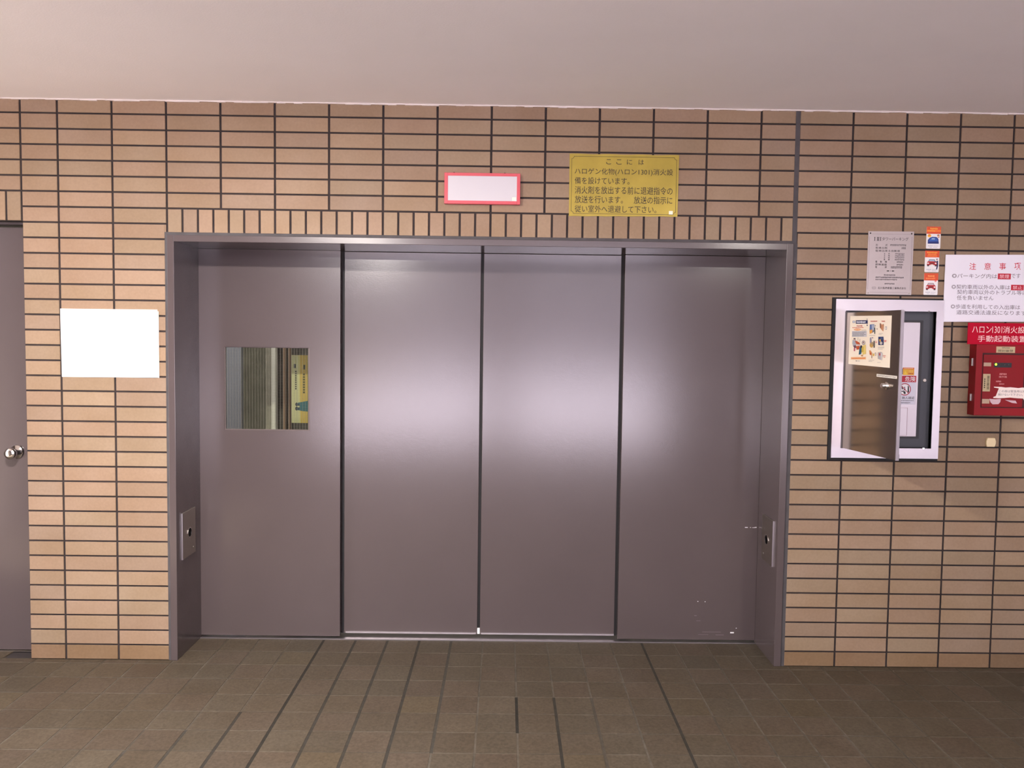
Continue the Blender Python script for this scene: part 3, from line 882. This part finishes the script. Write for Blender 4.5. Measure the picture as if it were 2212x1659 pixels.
# ------------------------------------------------------------------ control cabinet with its door open
cb = thing('control_cabinet', (3.17, 0, 0.94), 'stainless wall cabinet with an open door right of the wide door', 'cabinet')
FX0, FX1, FZ0, FZ1 = 2.9345, 3.4125, 0.9515, 1.6540
OX0, OX1, OZ0, OZ1 = 2.9790, 3.3800, 0.9970, 1.6040
m = MB()
for a in subtract([(CAB[0], CAB[1], CAB[2], CAB[3])], [(OX0, OX1, OZ0, OZ1)]): m.box(a[0], a[1], -0.003, 0.03, a[2], a[3])
m.build('gasket', M_DARKGAP, cb)
m = MB()
for a in subtract([(FX0, FX1, FZ0, FZ1)], [(OX0, OX1, OZ0, OZ1)]): m.box(a[0], a[1], -0.008, 0.012, a[2], a[3])
m.build('frame', M_STEEL, cb)
m = MB()
m.box(OX0, OX1, 0.022, 0.10, OZ0, OZ1)
m.build('inner_panel', M_SLATE, cb)
m = MB(); m.box(3.02, 3.337, 0.0200, 0.0225, 1.038, 1.5655); m.build('recess_edge', M_BLACK, cb)
m = MB(); m.box(3.03, 3.324, 0.0155, 0.0215, 1.045, 1.558); cp = m.build('control_plate', mat('satin_steel', (0.54, 0.50, 0.51), 0.42, metal=1.0, bump=0.03, bscale=50), cb, bevel=.003)
m = MB(); m.box(3.225, 3.247, 0.0148, 0.0165, 1.386, 1.544); m.build('slot', M_BLACK, cp)
m = MB(); m.box(3.235, 3.262, 0.0146, 0.0165, 1.325, 1.352); m.build('lamp_window', mat('dark_red_lens', (0.07, 0.012, 0.012), .2), cp)
m = MB()
for a in subtract([(3.06, 3.280, 1.051, 1.176)], [(3.0612, 3.2788, 1.0522, 1.1748)]): m.box(a[0], a[1], .0151, .0160, a[2], a[3])
m.build('outline', ink(150, 110, 110), cp)
m = MB(); m.lathe((3.354, 0.022, 1.299), (0, -1, 0), [(0, .008), (.002, .008), (.003, .006), (.003, 0)], 16); m.build('lock', M_STEEL2, cb)
for x, z in ((3.345, 1.6035), (3.345, .9975)):
    m = MB(); m.box(x - .004, x + .004, -.011, -.007, z - .003, z + .003); m.build('catch', M_CHROME, cb)
# the open door: hinged at left, swung out
HX, HY = 2.979, -0.006
U = Vector((0.15609, -0.98774, 0)); N = Vector((-0.98774, -0.15609, 0))
def dxf(p): return Vector((HX, HY, 0)) + U * p.x - N * p.y + Vector((0, 0, p.z))   # x along the leaf, y into the leaf, z up
DW = 0.391
m = MB(dxf); m.box(0.0, DW - .004, 0.0, 0.012, 0.997, 1.594); dl = m.build('door', M_DOORST, cb)
m = MB(dxf); m.box(DW - .004, DW, -0.001, 0.013, 0.9965, 1.5945); m.build('edge_trim', M_STEEL, dl)
m = MB(dxf); m.box(0.0, .008, -0.003, 0.014, 0.995, 1.600); m.build('hinge_strip', mat('hinge_grey', (0.12, 0.11, 0.12), .4, metal=.6), dl)
m = MB(dxf); m.lathe((0.312, 0, 1.2905), (0, -1, 0), [(0, .0155), (.004, .0155), (.006, .012), (.010, .011), (.0205, .010), (.022, .008), (.0222, 0)], 28); kl = m.build('lock', M_CHROME, dl, smooth=True)
m = MB(dxf); m.box(DW - .02, DW - .008, .012, .02, 1.004, 1.02); m.build('magnet', M_BLACK, dl)

# poster taped on the door leaf
pt = thing('poster', tuple(dxf(Vector((0.18, 0, 1.365)))), 'cream instruction poster with small pictures on the open cabinet door', 'poster')
PT_TL, PT_TR, PT_BR, PT_BL = (0.038, 1.579), (0.329, 1.5735), (0.3285, 1.3635), (0.0365, 1.3695)
def pmap(x, y):   # 0..1000 across, 0..1000 down
    s, q = x / 1000, y / 1000
    a = [PT_TL[k] * (1 - s) + PT_TR[k] * s for k in (0, 1)]
    b = [PT_BL[k] * (1 - s) + PT_BR[k] * s for k in (0, 1)]
    return (a[0] * (1 - q) + b[0] * q, a[1] * (1 - q) + b[1] * q)
m = MB(dxf); m.prism([PT_TL, PT_BL, PT_BR, PT_TR], -0.0012, -0.0002); m.build('sheet', ink(248, 238, 220), pt)
def z2(x, y):      # scaled layout of the poster
    s = (x - 175 + (y - 232) * .04) / 920
    return (s * 1000, (y - 232 - s * 85 * (y - 232) / 1080) / 1085 * 1000)
def P(*pts): return [z2(*p) for p in pts]
def Rr(x0, y0, x1, y1): return P((x0, y0), (x1, y0), (x1, y1), (x0, y1))
def Gg(c, x0, x1, y0, y1, n, seed=1): return [(cc, P(*pp)) for cc, pp in glyphs(c, x0, x1, y0, y1, n, seed)]
A = []
A += [((150, 158, 178), Rr(230, 342, 290, 390)), ((215, 220, 230), Rr(246, 352, 274, 380)), ((28, 42, 92), Rr(308, 332, 585, 408))] + Gg((235, 238, 248), 325, 540, 350, 392, 8)
A += [((40, 50, 90), P(*disc(570, 305, 8, 10))), ((30, 36, 60), P(*disc(572, 450, 11, 13))), ((60, 70, 110), Rr(566, 300, 574, 450))]
A += Gg((190, 70, 62), 328, 465, 444, 474, 5) + Gg((205, 80, 60), 225, 495, 486, 506, 12) + [((226, 130, 62), P(*disc(350, 540, 86, 23)))] + Gg((250, 220, 180), 280, 425, 526, 552, 7) + Gg((150, 140, 140), 445, 555, 546, 560, 7)
A += [((206, 206, 212), Rr(220, 572, 566, 704))]
for k in range(4): A += Gg((95, 95, 105), 228, 545 - 40 * (k % 2), 590 + 27 * k, 606 + 27 * k, 14, k)
A += [((170, 176, 188), P((240, 770), (300, 755), (330, 800), (320, 900), (250, 920), (232, 850))), ((45, 45, 60), P(*disc(285, 748, 26, 16))), ((225, 185, 160), P(*disc(282, 772, 20, 16))),
      ((186, 84, 48), P((295, 800), (330, 795), (405, 835), (415, 880), (330, 868))), ((210, 205, 205), P((330, 868), (415, 880), (400, 910), (320, 900))), ((190, 82, 46), P((318, 915), (410, 905), (385, 990), (335, 995))), ((90, 60, 80), P((255, 905), (315, 890), (325, 950), (280, 960))), ((186, 80, 110), P((270, 955), (300, 955), (296, 1025), (268, 1025))),
      ((70, 60, 70), P((366, 720), (372, 720), (370, 790), (364, 790))), ((110, 90, 100), P((412, 750), (418, 750), (416, 820), (410, 820))),
      ((160, 152, 150), P(*disc(495, 838, 40, 50))), ((215, 205, 200), P(*disc(495, 835, 28, 36))), ((130, 90, 80), P(*disc(492, 830, 12, 22))),
      ((230, 206, 120), P((468, 905), (545, 880), (552, 1090), (470, 1112))), ((36, 92, 120), P((405, 940), (450, 930), (440, 1095), (385, 1105))), ((34, 36, 56), P(*disc(442, 930, 26, 34))), ((205, 180, 80), P((455, 940), (500, 930), (498, 1040), (450, 1060))), ((196, 150, 96), P(*disc(460, 1130, 26, 18)))]
A += [((240, 190, 140), Rr(200, 1162, 550, 1214))] + Gg((220, 110, 50), 215, 530, 1176, 1200, 13) + Gg((90, 90, 100), 315, 345, 1238, 1260, 2) + Gg((160, 160, 165), 352, 415, 1244, 1258, 5)
A += Gg((200, 90, 84), 655, 805, 344, 368, 8) + Gg((200, 90, 84), 895, 972, 346, 370, 4)
A += [((96, 118, 168), P((640, 428), (738, 424), (735, 560), (705, 610), (632, 600))), ((170, 182, 205), P((680, 440), (736, 440), (732, 560), (690, 560))), ((224, 160, 72), P((636, 556), (700, 540), (698, 606), (636, 640))), ((70, 80, 78), Rr(738, 500, 756, 640)), ((80, 70, 60), Rr(755, 440, 765, 470)), ((110, 80, 70), P((780, 530), (812, 520), (805, 545)))]
A += [((196, 140, 104), P((858, 405), (905, 430), (942, 440), (930, 590), (905, 560), (860, 500))), ((120, 84, 70), P((862, 408), (880, 400), (890, 500), (870, 510))), ((150, 120, 110), Rr(925, 420, 940, 440)), ((150, 150, 160), Rr(975, 478, 1005, 545)), ((235, 230, 230), Rr(980, 490, 1000, 535))]
A += [((34, 50, 104), Rr(826, 706, 936, 894)), ((200, 160, 70), P((845, 770), (880, 750), (885, 810), (850, 820))), ((196, 190, 180), P(*disc(885, 850, 30, 34))), ((70, 90, 130), Rr(870, 720, 925, 770))]
A += [((150, 150, 176), P((640, 740), (670, 712), (682, 830), (640, 856))), ((196, 158, 88), P(*disc(676, 892, 40, 58))), ((170, 150, 120), P(*disc(690, 850, 28, 30))), ((74, 74, 74), Rr(724, 796, 745, 952)), ((120, 100, 140), Rr(692, 716, 712, 742))] + Gg((205, 70, 74), 765, 795, 800, 815, 2) + Gg((205, 70, 74), 760, 798, 825, 845, 3) + Gg((205, 60, 74), 945, 1000, 782, 800, 4) + Gg((205, 60, 74), 948, 998, 806, 826, 4)
A += [((210, 140, 84), P((628, 1015), (650, 1010), (690, 1080), (684, 1130), (640, 1110))), ((190, 80, 60), P((640, 1060), (668, 1070), (664, 1110), (640, 1100))), ((224, 190, 100), P((706, 1090), (740, 1080), (738, 1140), (708, 1140))), ((150, 120, 110), Rr(676, 1130, 690, 1190)), ((150, 140, 140), Rr(755, 1065, 780, 1130)), ((236, 232, 228), Rr(760, 1078, 775, 1120))]
A += [((176, 172, 176), P((815, 1060), (880, 1045), (918, 1075), (905, 1240), (815, 1200))), ((205, 202, 205), P((880, 1080), (918, 1078), (905, 1240), (880, 1225))), ((190, 70, 70), Rr(845, 1075, 870, 1130))] + Gg((205, 90, 90), 925, 985, 1128, 1146, 4) + Gg((205, 90, 90), 940, 975, 1160, 1178, 3)
for a, b, c in ((632, 760, 668), (835, 930, 625), (835, 900, 650), (820, 960, 930), (820, 960, 955), (820, 925, 980), (618, 740, 1230), (618, 700, 1255), (810, 880, 1280)):
    A += Gg((168, 162, 165), a, b, c, c + 11, 9, a)
printed('artwork', A, pt, -0.0012, pmap, xf=dxf)
# label strip on the door leaf
lb = thing('label_strip', tuple(dxf(Vector((0.31, 0, 1.322)))), 'narrow white label strip above the lock of the open cabinet door', 'label')
m = MB(dxf); m.prism([(0.245, 1.3355), (0.2445, 1.324), (0.378, 1.3215), (0.3785, 1.333)], -0.0010, -0.0001); m.build('strip', ink(240, 236, 228), lb)
m = MB(dxf)
rnd = random.Random(9)
for k in range(14):
    x = 0.250 + k * .0088; z = 1.3268 - k * .00018
    strokes(m, x, x + .007, z, z + .006, -0.0015, 1, rnd)
m.build('lettering', ink(70, 62, 60), lb)
# caution label and danger sticker on the control plate
Y = 0.0153
cs = thing('caution_label', (3.28, Y, 1.322), 'small yellow and orange label over the danger sticker inside the cabinet', 'label')
m = MB(); m.box(3.252, 3.302, Y - .0008, Y + .0005, 1.322, 1.3555); m.build('sheet', ink(240, 184, 52), cs)
mpc = lambda x, y: (3.252 + x / 100 * .050, 1.3555 - y / 100 * .0335)
printed('artwork', [((228, 110, 50), rect(0, 0, 100, 22)), ((250, 215, 70), [(8, 88), (22, 40), (38, 88)]), ((235, 150, 40), rect(46, 30, 96, 92))] + glyphs((250, 225, 120), 50, 92, 36, 48, 5) + glyphs((250, 225, 120), 50, 92, 54, 66, 5, 3) + glyphs((170, 80, 40), 50, 92, 72, 84, 5, 4) + glyphs((255, 220, 170), 8, 92, 6, 18, 9), cs, Y - .0008, mpc)
dg = thing('danger_sticker', (3.25, Y, 1.191), 'white danger sticker with a red crossed circle inside the open cabinet', 'sticker')
DX0, DX1, DZ0, DZ1 = 3.200, 3.3125, 1.191, 1.319
m = MB(); m.box(DX0, DX1, Y - .0008, Y + .0005, DZ0, DZ1); m.build('sheet', ink(226, 224, 236), dg)
m = MB(); m.box(DX0, DX1, Y - .0012, Y - .0006, 1.2905, DZ1); m.build('header', ink(186, 26, 48), dg)
m = MB(); put_text(m, '危険', 3.262, 3.309, 1.2935, 1.316, Y - .0016, .03); m.build('heading', ink(250, 245, 248), dg)
cx, cz, R1, R2 = 3.263, 1.2585, 0.0275, 0.0238
its = []
ident = lambda x, z: (x, z)
its.append(((250, 205, 50), [(3.228, 1.2925), (3.254, 1.2925), (3.241, 1.3165)]))
its.append(((250, 248, 250), disc(cx, cz, R2, R2, 28)))
its += [((60, 55, 70), disc(3.250, 1.270, .0035, .0035, 12)), ((60, 55, 70), [(3.246, 1.266), (3.254, 1.267), (3.257, 1.258), (3.253, 1.258)]), ((60, 55, 70), [(3.246, 1.251), (3.260, 1.253), (3.262, 1.248), (3.246, 1.247)]), ((30, 28, 36), [(3.276, 1.275), (3.281, 1.272), (3.283, 1.246), (3.276, 1.243)]), ((90, 80, 95), disc(3.262, 1.267, .003, .003, 12)), ((90, 80, 95), [(3.259, 1.263), (3.266, 1.263), (3.266, 1.254), (3.260, 1.253)]), ((40, 36, 46), [(3.256, 1.246), (3.266, 1.251), (3.268, 1.238), (3.262, 1.237)])]
for k in range(28):
    a, b = 2 * PI * k / 28, 2 * PI * (k + 1) / 28
    its.append(((176, 40, 62), [(cx + R1 * math.cos(a), cz + R1 * math.sin(a)), (cx + R1 * math.cos(b), cz + R1 * math.sin(b)), (cx + R2 * math.cos(b), cz + R2 * math.sin(b)), (cx + R2 * math.cos(a), cz + R2 * math.sin(a))]))
its.append(((176, 40, 62), [(cx - .0185, cz + .0165), (cx - .0165, cz + .0185), (cx + .0185, cz - .0165), (cx + .0165, cz - .0185)]))
printed('artwork', its, dg, Y - .0009, ident)
m = MB()
put_text(m, '無人確認', 3.252, 3.307, 1.2145, 1.2265, Y - .0014, .03)
strokes(m, 3.235, 3.305, 1.206, 1.2105, Y - .0014, 16, rnd)
strokes(m, 3.235, 3.290, 1.196, 1.201, Y - .0014, 13, rnd)
m.build('lettering', ink(52, 50, 66), dg)
